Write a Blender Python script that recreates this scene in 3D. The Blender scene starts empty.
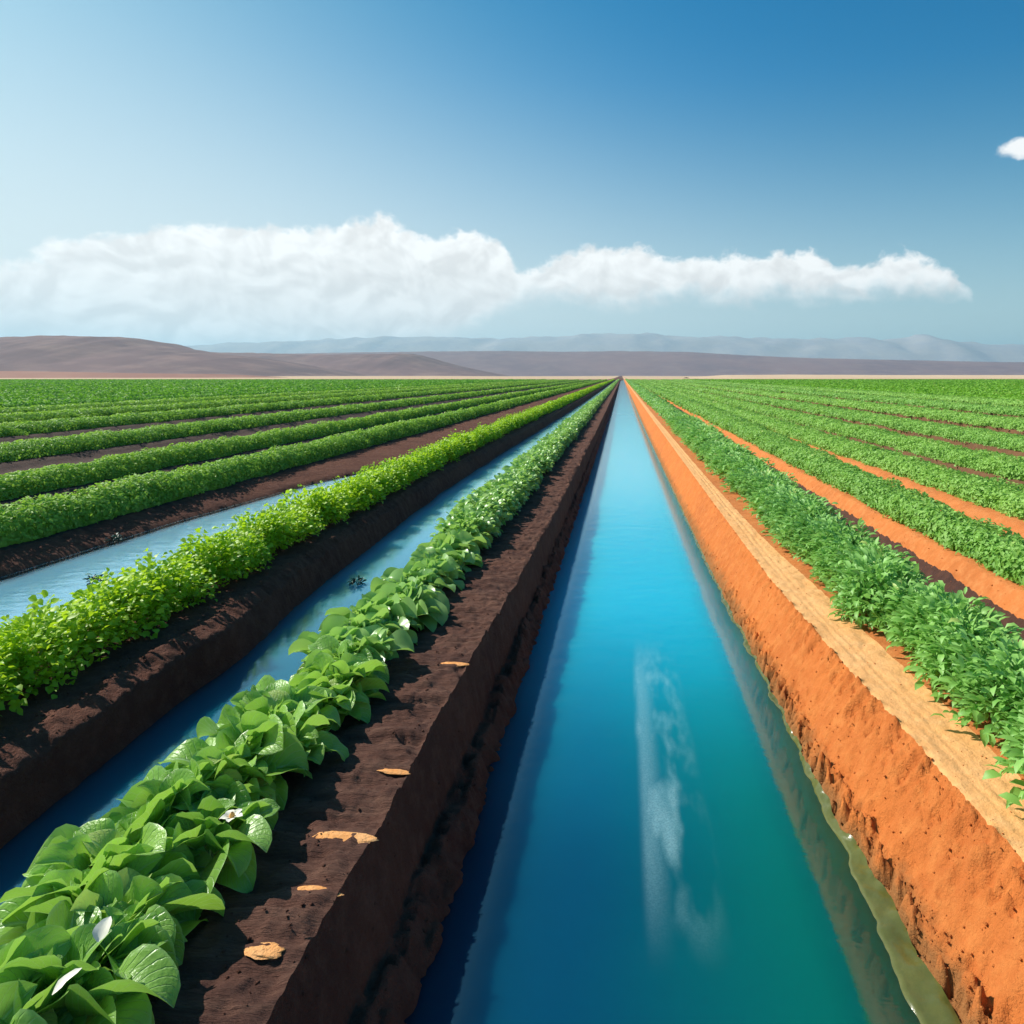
import bpy, math, random
import numpy as np
R = math.radians
random.seed(7); rng = np.random.default_rng(11)
sc = bpy.context.scene
C = sc.collection
F = 700.0; XV = 622.0; YV = 376.0; H = 1.8
SUN_EL = 40.0; SUN_AZ = -70.0           # azimuth from the view direction (+Y), towards +X positive

# ------------------------------------------------------------------ helpers
def tag(o, label=None, cat=None, group=None, kind=None):
    if label: o['label'] = label
    if cat: o['category'] = cat
    if group: o['group'] = group
    if kind: o['kind'] = kind
    return o

def link(name, me, mat=None, parent=None):
    o = bpy.data.objects.new(name, me); C.objects.link(o)
    if mat is not None and me is not None and len(me.materials) == 0: me.materials.append(mat)
    if parent: o.parent = parent
    return o

def mesh_np(name, V, Fc, smooth=True, rnd=None, uv=None):
    """V (n,3), Fc (m,k) array of equal sized faces"""
    V = np.asarray(V, np.float32); Fc = np.asarray(Fc, np.int32)
    me = bpy.data.meshes.new(name)
    n, m, k = len(V), len(Fc), Fc.shape[1]
    me.vertices.add(n); me.vertices.foreach_set('co', V.ravel())
    me.loops.add(m*k); me.loops.foreach_set('vertex_index', Fc.ravel())
    me.polygons.add(m)
    me.polygons.foreach_set('loop_start', np.arange(0, m*k, k, dtype=np.int32))
    me.polygons.foreach_set('loop_total', np.full(m, k, np.int32))
    me.update(calc_edges=True)
    if smooth: me.polygons.foreach_set('use_smooth', np.ones(m, bool))
    if rnd is not None:
        a = me.attributes.new('rnd', 'FLOAT', 'FACE'); a.data.foreach_set('value', np.asarray(rnd, np.float32))
    if uv is not None:
        l = me.uv_layers.new(name='UVMap'); l.data.foreach_set('uv', np.asarray(uv, np.float32)[Fc.ravel()].ravel())
    me.validate()
    return me

def hash2(ix, iy, seed):
    h = (ix.astype(np.int64)*374761393 + iy.astype(np.int64)*668265263 + seed*1442695041) & 0x7fffffff
    h = ((h ^ (h >> 13))*1274126177) & 0x7fffffff
    h = h ^ (h >> 16)
    return (h & 0xffff)/65535.0
def vnoise(x, y, seed=0):
    x = np.asarray(x, float); y = np.asarray(y, float)
    ix = np.floor(x); iy = np.floor(y); fx = x-ix; fy = y-iy
    fx = fx*fx*(3-2*fx); fy = fy*fy*(3-2*fy)
    a = hash2(ix, iy, seed); b = hash2(ix+1, iy, seed); c = hash2(ix, iy+1, seed); d = hash2(ix+1, iy+1, seed)
    return (a*(1-fx)+b*fx)*(1-fy)+(c*(1-fx)+d*fx)*fy - 0.5
def fbm(x, y, seed=0, oct=4):
    s = 0; a = 1
    for i in range(oct):
        s = s + a*vnoise(x*2**i, y*2**i, seed+i*17); a *= .5
    return s
def tab(*pts):
    """pts (dy, X): pixel rows below the horizon -> a curve of X over the distance Y"""
    p = sorted(((math.log(F*H/max(d, 1)), x) for d, x in pts))
    lx = np.array([q[0] for q in p]); xx = np.array([q[1] for q in p])
    return lambda Y: np.interp(np.log(np.maximum(Y, 1.0)), lx, xx)
def const(x): return lambda Y: np.full_like(np.asarray(Y, float), x)

# ------------------------------------------------------------------ node helper
class NT:
    def __init__(s, nt): s.nt = nt; nt.nodes.clear()
    def n(s, t, **kw):
        nd = s.nt.nodes.new(t)
        for k, v in kw.items():
            if k in ('i',):
                for kk, vv in v.items():
                    if hasattr(vv, 'links') or isinstance(vv, bpy.types.NodeSocket): s.nt.links.new(vv, nd.inputs[kk])
                    else: nd.inputs[kk].default_value = vv
            else: setattr(nd, k, v)
        return nd
    def l(s, a, b): s.nt.links.new(a, b)
    def m(s, op, a, b=None, c=None, clamp=False):
        nd = s.nt.nodes.new('ShaderNodeMath'); nd.operation = op; nd.use_clamp = clamp
        for i, v in enumerate((a, b, c)):
            if v is None: continue
            if isinstance(v, bpy.types.NodeSocket): s.nt.links.new(v, nd.inputs[i])
            else: nd.inputs[i].default_value = v
        return nd.outputs[0]
    def mix(s, f, a, b, bt='MIX'):
        nd = s.nt.nodes.new('ShaderNodeMix'); nd.data_type = 'RGBA'; nd.blend_type = bt
        for i, v in ((0, f), (6, a), (7, b)):
            if isinstance(v, bpy.types.NodeSocket): s.nt.links.new(v, nd.inputs[i])
            else: nd.inputs[i].default_value = v if i == 0 else (*v[:3], 1)
        return nd.outputs[2]
    def rng(s, v, a, b, c=0, d=1, smooth=False):
        nd = s.nt.nodes.new('ShaderNodeMapRange'); nd.interpolation_type = 'SMOOTHSTEP' if smooth else 'LINEAR'
        for i, q in enumerate((v, a, b, c, d)):
            if isinstance(q, bpy.types.NodeSocket): s.nt.links.new(q, nd.inputs[i])
            else: nd.inputs[i].default_value = q
        return nd.outputs[0]
    def noise(s, vec, scale, detail=4, rough=.5, dist=0):
        nd = s.nt.nodes.new('ShaderNodeTexNoise')
        if vec is not None: s.nt.links.new(vec, nd.inputs['Vector'])
        nd.inputs['Scale'].default_value = scale; nd.inputs['Detail'].default_value = detail
        nd.inputs['Roughness'].default_value = rough; nd.inputs['Distortion'].default_value = dist
        return nd.outputs[0]
    def mapv(s, vec, sc_=(1, 1, 1), loc=(0, 0, 0)):
        nd = s.nt.nodes.new('ShaderNodeMapping'); s.nt.links.new(vec, nd.inputs[0])
        nd.inputs['Scale'].default_value = sc_; nd.inputs['Location'].default_value = loc
        return nd.outputs[0]
def newmat(name):
    m = bpy.data.materials.new(name); m.use_nodes = True
    return m, NT(m.node_tree)

# ------------------------------------------------------------------ materials
def soil(name, c1, c2, c3, rough=.95, bump=.6, stretch=(1, 1, 1), fine=60, spec=.2, extra=None):
    m, t = newmat(name)
    tc = t.n('ShaderNodeNewGeometry').outputs['Position']
    v = t.mapv(tc, stretch)
    n1 = t.noise(v, 1.1, 5, .6); n2 = t.noise(v, 9, 6, .65); n3 = t.noise(v, fine, 4, .7)
    col = t.mix(t.rng(n1, .35, .65), c1, c2)
    col = t.mix(t.rng(n2, .45, .75, 0, .8), col, c3)
    col = t.mix(t.rng(n3, .3, .7, .0, .22), col, tuple(x*.6 for x in c1))
    if extra: col = extra(t, tc, col)
    b = t.n('ShaderNodeBump'); b.inputs['Strength'].default_value = bump; b.inputs['Distance'].default_value = .02
    t.l(t.m('ADD', t.m('MULTIPLY', n2, .8), t.m('MULTIPLY', n3, .6)), b.inputs['Height'])
    p = t.n('ShaderNodeBsdfPrincipled'); t.l(col, p.inputs['Base Color']); t.l(b.outputs[0], p.inputs['Normal'])
    p.inputs['Roughness'].default_value = rough; p.inputs['Specular IOR Level'].default_value = spec
    o = t.n('ShaderNodeOutputMaterial'); t.l(p.outputs[0], o.inputs[0])
    return m
M = {}
M['dark_soil'] = soil('dark_soil', (.155, .066, .043), (.10, .042, .030), (.21, .10, .068), bump=1.8, spec=.1)  # darker earth, with the bank's shade partly put into its colour
M['shelf_soil'] = soil('shelf_soil', (.145, .068, .048), (.098, .047, .036), (.24, .13, .09), bump=1.2, stretch=(.35, 3.2, 1), fine=45, spec=.1)  # ribbed shelf, its shade partly put into the soil colour
def olive_foot(t, tc, col):
    # damp olive-brown crumbs where the slope has just been wet
    sx = t.n('ShaderNodeSeparateXYZ'); t.l(tc, sx.inputs[0])
    h = t.m('ADD', sx.outputs[2], t.m('MULTIPLY', t.m('SUBTRACT', t.noise(tc, 7, 4, .7), .5), .22))
    return t.mix(t.rng(h, -.40, -.31, .85, 0), col, (.26, .115, .038))
M['orange_soil'] = soil('orange_soil', (.60, .170, .036), (.50, .135, .030), (.68, .235, .060), bump=1.0, fine=75, extra=olive_foot)
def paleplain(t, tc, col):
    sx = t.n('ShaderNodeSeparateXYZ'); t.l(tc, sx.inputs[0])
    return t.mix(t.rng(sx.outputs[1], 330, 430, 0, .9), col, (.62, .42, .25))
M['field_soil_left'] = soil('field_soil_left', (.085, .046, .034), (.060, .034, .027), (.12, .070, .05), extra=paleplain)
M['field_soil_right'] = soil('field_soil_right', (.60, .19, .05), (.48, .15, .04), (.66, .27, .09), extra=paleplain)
M['field_soil_far'] = soil('field_soil_far', (.16, .075, .035), (.11, .06, .03), (.22, .11, .05), extra=paleplain)  # shade between the right-hand rows put into a darker soil colour
M['damp_soil'] = soil('damp_soil', (.085, .034, .02), (.06, .026, .018), (.13, .05, .026), rough=.7, bump=1.0)  # shadow beside the crop row put into the ditch's soil colour
M['path_soil'] = soil('path_soil', (.78, .40, .155), (.74, .35, .12), (.82, .46, .20), bump=.6, fine=45)
M['wet_mud'] = soil('wet_mud', (.115, .125, .028), (.09, .10, .024), (.15, .14, .035), rough=.22, bump=.12, spec=.5)
M['pale_clod'] = soil('pale_clod', (.85, .34, .10), (.87, .40, .14), (.90, .56, .28), bump=.8)  # sunlit spots of the bank, painted as a bright soil colour

def leafmat(name, dark, light, tip, transl=.35, rough=.45, vein=0.0, coat=0.0):
    m, t = newmat(name)
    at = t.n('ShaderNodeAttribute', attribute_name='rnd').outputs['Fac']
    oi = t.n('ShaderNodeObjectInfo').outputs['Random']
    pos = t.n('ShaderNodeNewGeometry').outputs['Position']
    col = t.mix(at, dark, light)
    col = t.mix(t.rng(t.noise(pos, .8, 3), .35, .7, 0, .5), col, tip)
    col = t.mix(t.m('MULTIPLY', oi, .55), col, tip)
    col = t.mix(t.rng(at, .93, .97, 0, .7), col, (.55, .60, .16))
    p = t.n('ShaderNodeBsdfPrincipled')
    hgt = None
    if vein:
        uv = t.n('ShaderNodeUVMap').outputs[0]
        sx = t.n('ShaderNodeSeparateXYZ'); t.l(uv, sx.inputs[0])
        au = t.m('ABSOLUTE', t.m('SUBTRACT', sx.outputs[0], .5))
        mid = t.rng(au, .012, .05, 1, 0)
        # side veins sweep from the midrib towards the tip
        ph = t.m('SUBTRACT', t.m('MULTIPLY', sx.outputs[1], 9.0), t.m('MULTIPLY', au, 7.0))
        w = t.m('ABSOLUTE', t.m('SUBTRACT', t.m('FRACT', ph), .5))
        side = t.rng(w, .0, .12, .55, 0)
        edge = t.rng(au, .44, .5, 0, .5)
        vv = t.m('MAXIMUM', t.m('MAXIMUM', mid, side), edge)
        blot = t.noise(uv, 5, 4)
        col = t.mix(t.rng(blot, .45, .75, 0, .4), col, light)
        col = t.mix(t.m('MULTIPLY', vv, vein), col, (.42, .62, .28))
        hgt = t.m('ADD', vv, t.m('MULTIPLY', t.noise(uv, 14, 3), -.9))
        b = t.n('ShaderNodeBump'); b.inputs['Strength'].default_value = .6; b.inputs['Distance'].default_value = .006; b.invert = True
        t.l(hgt, b.inputs['Height']); t.l(b.outputs[0], p.inputs['Normal'])
    t.l(col, p.inputs['Base Color']); p.inputs['Roughness'].default_value = rough
    p.inputs['Specular IOR Level'].default_value = .5
    tr = t.n('ShaderNodeBsdfTranslucent')
    t.l(t.mix(.5, col, tip), tr.inputs['Color'])
    mx = t.n('ShaderNodeMixShader'); mx.inputs[0].default_value = transl
    t.l(p.outputs[0], mx.inputs[1]); t.l(tr.outputs[0], mx.inputs[2])
    o = t.n('ShaderNodeOutputMaterial'); t.l(mx.outputs[0], o.inputs[0])
    return m
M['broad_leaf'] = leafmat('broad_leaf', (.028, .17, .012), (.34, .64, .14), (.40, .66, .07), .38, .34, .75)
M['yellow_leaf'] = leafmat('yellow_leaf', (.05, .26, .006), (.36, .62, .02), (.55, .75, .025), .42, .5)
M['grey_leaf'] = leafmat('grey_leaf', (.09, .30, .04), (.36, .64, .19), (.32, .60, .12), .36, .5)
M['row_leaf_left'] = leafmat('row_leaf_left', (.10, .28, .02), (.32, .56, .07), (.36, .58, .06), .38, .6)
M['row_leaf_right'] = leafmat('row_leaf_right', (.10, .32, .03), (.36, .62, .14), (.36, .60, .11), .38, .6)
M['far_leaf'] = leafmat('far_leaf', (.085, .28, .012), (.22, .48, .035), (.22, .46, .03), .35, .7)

def plain(name, col, rough=.6, spec=.3):
    m, t = newmat(name)
    pos = t.n('ShaderNodeNewGeometry').outputs['Position']
    c = t.mix(t.rng(t.noise(pos, 30, 4), .3, .7), tuple(x*.75 for x in col), col)
    p = t.n('ShaderNodeBsdfPrincipled'); t.l(c, p.inputs['Base Color']); p.inputs['Roughness'].default_value = rough
    p.inputs['Specular IOR Level'].default_value = spec
    o = t.n('ShaderNodeOutputMaterial'); t.l(p.outputs[0], o.inputs[0])
    return m
M['stem'] = plain('stem', (.30, .46, .14)); M['petal'] = plain('petal', (.90, .86, .68)); M['stamen'] = plain('stamen', (.85, .45, .12))
M['weed'] = leafmat('weed', (.008, .03, .02), (.02, .08, .05), (.02, .10, .07), .1, .5)

def water(name, left, right, far, y0, y1, x0, x1, ior, glint=False, ripple=.02, silver=0.0):
    m, t = newmat(name)
    pos = t.n('ShaderNodeNewGeometry').outputs['Position']
    sx = t.n('ShaderNodeSeparateXYZ'); t.l(pos, sx.inputs[0])
    f = t.rng(t.m('ADD', sx.outputs[0], t.m('MULTIPLY', t.m('SUBTRACT', t.noise(pos, .35, 2), .5), .8)), x0, x1, smooth=True)
    col = t.mix(f, left, right)
    # paler with distance: the sky's reflection put into the water colour
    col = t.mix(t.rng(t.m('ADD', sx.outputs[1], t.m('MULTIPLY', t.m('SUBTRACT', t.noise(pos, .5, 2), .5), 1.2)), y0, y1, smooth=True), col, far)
    if glint:
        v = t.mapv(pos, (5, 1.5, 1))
        # pale glint in the middle of the canal, painted into the water colour
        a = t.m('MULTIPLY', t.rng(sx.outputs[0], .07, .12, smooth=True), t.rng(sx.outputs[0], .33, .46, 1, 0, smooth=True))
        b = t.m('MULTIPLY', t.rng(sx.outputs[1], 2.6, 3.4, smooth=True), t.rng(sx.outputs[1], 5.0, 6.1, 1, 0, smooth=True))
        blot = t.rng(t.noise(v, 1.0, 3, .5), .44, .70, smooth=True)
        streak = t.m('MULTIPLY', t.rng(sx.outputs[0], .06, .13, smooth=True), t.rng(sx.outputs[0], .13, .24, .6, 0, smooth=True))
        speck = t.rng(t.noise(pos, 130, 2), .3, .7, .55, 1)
        glint_mask = t.m('MULTIPLY', t.m('MULTIPLY', t.m('MULTIPLY', a, b), t.m('MAXIMUM', blot, streak)), speck)
        col = t.mix(t.m('MULTIPLY', glint_mask, .38), col, (.45, .70, .72))
    bu = t.n('ShaderNodeBump'); bu.inputs['Strength'].default_value = ripple; bu.inputs['Distance'].default_value = .04
    t.l(t.m('ADD', t.noise(t.mapv(pos, (1.2, 2.2, 1)), 3.2, 3), t.m('MULTIPLY', t.noise(t.mapv(pos, (1, 2.4, 1)), 19, 2), .25)), bu.inputs['Height'])
    d = t.n('ShaderNodeSubsurfaceScattering'); t.l(col, d.inputs['Color']); d.inputs['Scale'].default_value = 1.8; d.inputs['Radius'].default_value = (.3, .55, .7)
    g = t.n('ShaderNodeBsdfGlossy'); g.inputs['Roughness'].default_value = .07; t.l(bu.outputs[0], g.inputs['Normal'])
    g.inputs['Color'].default_value = (.80, 1, 1, 1)
    fr = t.n('ShaderNodeFresnel'); fr.inputs['IOR'].default_value = ior
    mx = t.n('ShaderNodeMixShader'); t.l(t.m('ADD', fr.outputs[0], silver, clamp=True), mx.inputs[0]); t.l(d.outputs[0], mx.inputs[1]); t.l(g.outputs[0], mx.inputs[2])
    o = t.n('ShaderNodeOutputMaterial'); t.l(mx.outputs[0], o.inputs[0])
    return m
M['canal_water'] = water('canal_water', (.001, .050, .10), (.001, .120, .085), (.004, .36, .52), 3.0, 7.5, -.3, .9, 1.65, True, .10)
M['side_water'] = water('side_water', (.002, .085, .14), (.002, .085, .14), (.10, .34, .50), 4, 12, 0, 1, 2.0, False, .03)
M['pale_water'] = water('pale_water', (.12, .30, .44), (.12, .30, .44), (.22, .42, .56), 4, 14, 0, 1, 2.0, False, .16, .12)

# ------------------------------------------------------------------ terrain
dy = tab
shL10 = dy((648, -.99), (300, -.96), (140, -.88), (50, -.84), (10, -.82))
shL1 = lambda Y: shL10(Y) + .022*fbm(np.asarray(Y)*1.3, np.asarray(Y)*0, 23, 4)
W1L0 = dy((480, -2.80), (360, -2.87), (234, -2.92), (185, -3.05), (157, -3.12), (94, -3.35), (60, -3.35), (20, -3.1))
W1L = lambda Y: W1L0(Y) + .035*fbm(np.asarray(Y)*1.1, np.asarray(Y)*0, 25, 4)
off = lambda f, d: (lambda Y: f(Y)+d)
cE0 = dy((648, 1.05), (324, 1.05), (240, 1.04), (160, 1.01), (94, .99), (40, .95))
cE = lambda Y: cE0(Y) + .045*fbm(np.asarray(Y)*4.5, np.asarray(Y)*0, 88, 4)*np.clip((14-Y)/8, .15, 1)
footR = lambda Y: np.maximum(cE0(Y) + np.interp(Y, [1, 3.0, 3.5, 4.2], [.135, .10, .03, .015]) + .03*fbm(np.asarray(Y)*6, np.asarray(Y)*0+3, 89, 3)*np.clip((10-Y)/5, 0, 1), cE(Y)+.012)
pathL = dy((489, 1.50), (319, 1.42), (206, 1.32), (126, 1.30), (50, 1.27), (10, 1.25))
pathR = dy((400, 1.78), (319, 1.76), (231, 1.68), (160, 1.56), (101, 1.50), (40, 1.45))
r1R = dy((400, 2.36), (180, 2.5), (120, 2.65), (70, 2.85), (30, 3.0))
W2L = dy((200, -6.75), (120, -6.65), (90, -6.3), (75, -5.6), (60, -4.9), (40, -4.6))
RB = lambda Y: np.interp(Y, [2, 5.2, 5.7, 9], [.07, .09, .0, .0])     # the swollen near part of the second bank

# (X curve, z, roughness amplitude, zone of the strip to the RIGHT of this knot, subdivisions of that strip)
ROWS_L = [(-10.3, .42), (-14.9, .65), (-20.9, .8), (-26.3, 1.0)] + [(-31.5-5.2*i, 1.3) for i in range(66)]
ROWS_R = [(5.45, .36), (7.4, .42), (10.3, .6), (14.4, .85), (19.6, 1.1), (25.2, 1.5)] + [(30.0+4.1*i, 1.55) for i in range(50)]
K = []
K.append((const(-16000), 0., 0, 'far_left', 3)); K.append((const(-4000), 0, 0, 'far_left', 3)); K.append((const(-800), -.1, 0, 'far_left', 4))
for x, hw in reversed(ROWS_L[:14]):
    K.append((const(x-hw-.2), -.2, .02, 'far_left', 3)); K.append((const(x+hw+.15), -.2, .02, 'far_left', 2))
    K.append((const(x+hw+.5), -.34, .02, 'far_left', 3))
K.append((const(-8.1), -.34, .02, 'far_left', 2)); K.append((const(-7.85), -.2, .02, 'far_left', 4))
K.append((const(-7.1), -.2, .03, 'bankL3', 5)); K.append((off(W2L, -.04), -.33, .02, 'bankL3', 3)); K.append((off(W2L, .25), -.6, .0, 'bankL3', 2))
K.append((const(-4.50), -.6, 0, 'bankL2', 3)); K.append((const(-4.2), -.3, .02, 'bankL2', 6)); K.append((const(-4.05), -.05, .03, 'bankL2', 14))
K.append((lambda Y: W1L(Y)-.36, -.04, .016, 'bankL2', 12)); K.append((lambda Y: W1L(Y)-.20, -.05, .02, 'bankL2', 8))
K.append((lambda Y: W1L(Y)-.10+RB(Y), -.12, .03, 'bankL2', 12)); K.append((lambda Y: W1L(Y)-.015, -.33, .015, 'bankL2', 3))
K.append((lambda Y: W1L(Y)+.03, -.37, .01, 'bankL2', 2)); K.append((off(W1L, .28), -.7, 0, 'bankL1', 2))
K.append((const(-2.3), -.7, 0, 'bankL1', 4)); K.append((const(-2.08), -.33, .02, 'bankL1', 6)); K.append((const(-1.95), -.02, .02, 'bankL1', 12))
K.append((const(-1.40), 0, .012, 'shelf', 34)); K.append((shL1, 0, .022, 'bankL1', 18))
K.append((lambda Y: shL1(Y)*.42-.475, -.325, .03, 'bankL1', 6)); K.append((lambda Y: -.805+.03*fbm(Y*1.7, Y*0, 24, 4), -.335, .016, 'bankL1', 8))
K.append((const(-.72), -.47, .02, 'bankL1', 3)); K.append((const(-.5), -1.0, 0, 'bankL1', 3))
K.append((const(.7), -1.0, 0, 'shelfR', 3)); K.append((lambda Y: cE(Y)-.03, -.52, .004, 'shelfR', 2))
K.append((cE, -.444, .006, 'shelfR', 6)); K.append((footR, -.43, .02, 'slopeR', 40)); K.append((lambda Y: pathL(Y)-.02, -.015, .012, 'slopeR', 2))
K.append((pathL, 0, .006, 'path', 20)); K.append((pathR, 0.005, .01, 'fieldR', 10)); K.append((r1R, 0, .02, 'fieldR', 8))
K.append((off(r1R, .12), -.36, .02, 'ditch', 8)); K.append((lambda Y: np.maximum(r1R(Y)+.40, 3.12), -.38, .02, 'ditch', 6)); K.append((lambda Y: np.maximum(r1R(Y)+.50, 3.29), -.20, .03, 'fieldR', 8))
K.append((lambda Y: np.maximum(r1R(Y)+.6, 3.42), -.05, .02, 'fieldR', 8))
K.append((const(4.15), -.03, .02, 'fieldR', 5)); K.append((const(4.4), -.2, .02, 'fieldR', 4)); K.append((const(4.65), -.2, .02, 'fieldR', 5)); K.append((const(4.95), -.03, .02, 'fieldR', 5))
for x, hw in ROWS_R[:12]:
    if x > 5.5: K.append((const(x-hw-.08), -.05, .02, 'far_right', 3))
    K.append((const(x+hw+.1), -.05, .02, 'far_right', 2)); K.append((const(x+hw+.3), -.32, .02, 'far_right', 2)); K.append((const({5.45: 6.85, 7.4: 9.55, 10.3: 13.4, 14.4: 18.3, 19.6: 23.5}.get(x, x+2.3)), -.32, .02, 'far_right', 2))
    nx = x+1.2 if x < 6 else x+2*hw+.3
K.append((const(700), -.1, 0, 'far_right', 3)); K.append((const(4000), 0, 0, 'far_right', 3)); K.append((const(16000), 0, 0, 'far_right', 0))

Ys = [-4.0]
while Ys[-1] < 16000:
    y = Ys[-1]
    if y < 1.3: st = .06
    elif y < 7: st = .014
    elif y < 400: st = .014*(y/7)**1.25
    else: st = y*.12
    Ys.append(y+st)
Ys = np.array(Ys)
YE = 345.0            # canals and beds end here
cols = []; zc = []; am = []; zone = []
for i, (xf, z, a, zn, n) in enumerate(K):
    if i == len(K)-1:
        cols.append(xf(Ys)); zc.append(z); am.append(a); break
    xa = xf(Ys); xb = K[i+1][0](Ys); zb = K[i+1][1]; ab = K[i+1][2]
    for j in range(n):
        t = j/n
        cols.append(xa*(1-t)+xb*t); zc.append(z*(1-t)+zb*t); am.append(a*(1-t)+ab*t); zone.append(zn)
X = np.array(cols).T; Z0 = np.array(zc)[None, :]; A = np.array(am)[None, :]
YY = np.repeat(Ys[:, None], X.shape[1], 1)
fade = np.clip((YE-YY)/25, 0, 1)
Z = Z0*fade - .02*(1-fade)
# round the banks and roughen them
lod = np.clip(14/np.maximum(YY, 1), .25, 1)
N1 = fbm(X*2.6, YY*1.7, 3, 3); N2 = fbm(X*14, YY*11, 9, 3); N3 = fbm(X*40, YY*34, 19, 2)
Z = Z + A*fade*(1.1*N1 + 1.1*N2*lod + .5*N3*lod)
# cross grooves of the left shelf
msk = np.clip((X+1.42)/.06, 0, 1)*np.clip((shL1(YY)+.02-X)/.05, 0, 1)
gr = vnoise(YY*17+1.2*vnoise(X*4, YY*3, 5), X*2.2, 31); gr2 = vnoise(YY*41, X*3.5, 33)
Z += msk*fade*lod*(.060*np.minimum(gr+.1, .14) + .022*gr2)
# rills running down the orange slope
fr = footR(YY); pl = pathL(YY); tt = (X-fr)/np.maximum(pl-fr, .05)
ms = np.clip(tt/.03, 0, 1)*np.clip((1.02-tt)/.06, 0, 1)
foot = np.clip((.34+.2*vnoise(YY*2.2, YY*0, 71)-tt)/.2, 0, 1); head = np.clip((tt-.62+.22*vnoise(YY*1.8, YY*0, 61))/.2, 0, 1)
ph = YY*13 + tt*2.2
cut = lambda v, w_: -np.clip(1-np.abs(v)/w_, 0, 1)
ph = ph + .8*vnoise(YY*3, tt*3, 44)
ril = cut(vnoise(ph, tt*1.3, 41), .14)*.55 + cut(vnoise(ph*2.0+7, tt*2.2, 42), .12)*.35 + 1.1*vnoise(ph*1.4, tt*2.5, 43)
near = np.clip((9-YY)/5, .25, 1)
Z += ms*fade*near*(foot*(.110*ril+.026+.09*N3) + head*(.085*ril+.010+.02*N3) + .012*N3 + .012*vnoise(YY*30, X*9, 77))
# lumps at the waterline of the left bank
mw = np.clip((X+.95)/.1, 0, 1)*np.clip((-.62-X)/.06, 0, 1)
Z += mw*fade*lod*(.12*np.abs(vnoise(YY*8, X*11, 91)) + .10*np.abs(vnoise(YY*19, X*19, 92)) - .045)
# fibrous furrows of the second bank
m2 = np.clip((X-(W1L(YY)-.24))/.08, 0, 1)*np.clip((W1L(YY)+.02-X)/.05, 0, 1)
Z += m2*fade*lod*(.03*vnoise(YY*14+X*5, X*2, 51)+.016*vnoise(YY*33+X*9, X*3, 52)+.05*RB(YY)/.09)
# wheel lines of the path
mp = np.clip((X-pl)/.04, 0, 1)*np.clip((pathR(YY)-X)/.04, 0, 1)
for c in (.10, .155):
    Z -= mp*fade*.006*np.exp(-((X-pl-c-.02*vnoise(YY*.8, 0*YY, 6))/.008)**2)
Z += mp*fade*.002*vnoise(X*60, YY*1.6, 8) + mp*fade*.005*vnoise(X*22, YY*14, 18)
# far plain: gentle sandy swells
Z += np.where(YY > 420, np.clip((YY-420)/400, 0, 1)*3.2*(vnoise(X/300, YY/500, 2)+.38), 0)
P = np.stack([X, YY, Z], -1)
nc = X.shape[1]; nr = len(Ys)
def strip(name, c0, c1, mat):
    V = P[:, c0:c1+1].reshape(-1, 3); w = c1-c0+1
    r = np.arange(nr-1)[:, None]*w + np.arange(w-1)[None, :]; r = r.ravel()
    Fc = np.stack([r, r+1, r+w+1, r+w], 1)
    o = link(name, mesh_np(name, V, Fc), mat); tag(o, kind='structure'); return o
zmap = {'far_left': ('ground', 'field_soil_left'), 'bankL3': ('canal_bank', 'dark_soil'), 'bankL2': ('canal_bank', 'dark_soil'),
        'bankL1': ('canal_bank', 'dark_soil'), 'shelf': ('canal_bank', 'shelf_soil'), 'shelfR': ('mud_shelf', 'wet_mud'),
        'slopeR': ('canal_bank', 'orange_soil'), 'path': ('path', 'path_soil'), 'fieldR': ('ground', 'field_soil_right'), 'ditch': ('ditch', 'damp_soil'), 'far_right': ('ground', 'field_soil_far')}
s = 0
for i in range(1, len(zone)+1):
    if i == len(zone) or zone[i] != zone[s]:
        nm, mt = zmap[zone[s]]; strip(nm, s, i, M[mt]); s = i

def ground_z(x, y):
    r = min(max(int(np.searchsorted(Ys, y)), 0), nr-1)
    return float(np.interp(x, X[r], Z[r]))

def water_strip(name, fl, frr, z, mat, y1=YE-12):
    ys = np.concatenate([np.arange(-4, 20, .5), np.geomspace(20, y1, 60)])
    a = fl(ys); b = frr(ys); n = 5; V = []
    for k in range(n+1):
        t = k/n; V.append(np.stack([a*(1-t)+b*t, ys, np.full_like(ys, z)], 1))
    V = np.stack(V, 1).reshape(-1, 3); w = n+1
    r = (np.arange(len(ys)-1)[:, None]*w+np.arange(n)[None, :]).ravel()
    V2 = V.copy(); V2[:, 2] = z-.9; N = len(V); Fc = np.stack([r, r+1, r+w+1, r+w], 1); nn = len(ys)
    sd = []
    for i in range(nn-1): sd += [(i*w, (i+1)*w, (i+1)*w+N, i*w+N), (i*w+n, i*w+n+N, (i+1)*w+n+N, (i+1)*w+n)]
    for k in range(n): sd += [(k+1, k, k+N, k+1+N), ((nn-1)*w+k, (nn-1)*w+k+1, (nn-1)*w+k+1+N, (nn-1)*w+k+N)]
    o = link(name, mesh_np(name, np.concatenate([V, V2]), np.concatenate([Fc, (Fc+N)[:, ::-1], np.array(sd)]), False), mat); tag(o, kind='structure')
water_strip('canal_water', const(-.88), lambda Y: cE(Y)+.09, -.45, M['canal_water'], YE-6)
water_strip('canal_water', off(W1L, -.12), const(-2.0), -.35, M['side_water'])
water_strip('canal_water', off(W2L, -.25), const(-4.12), -.37, M['pale_water'])

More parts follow.
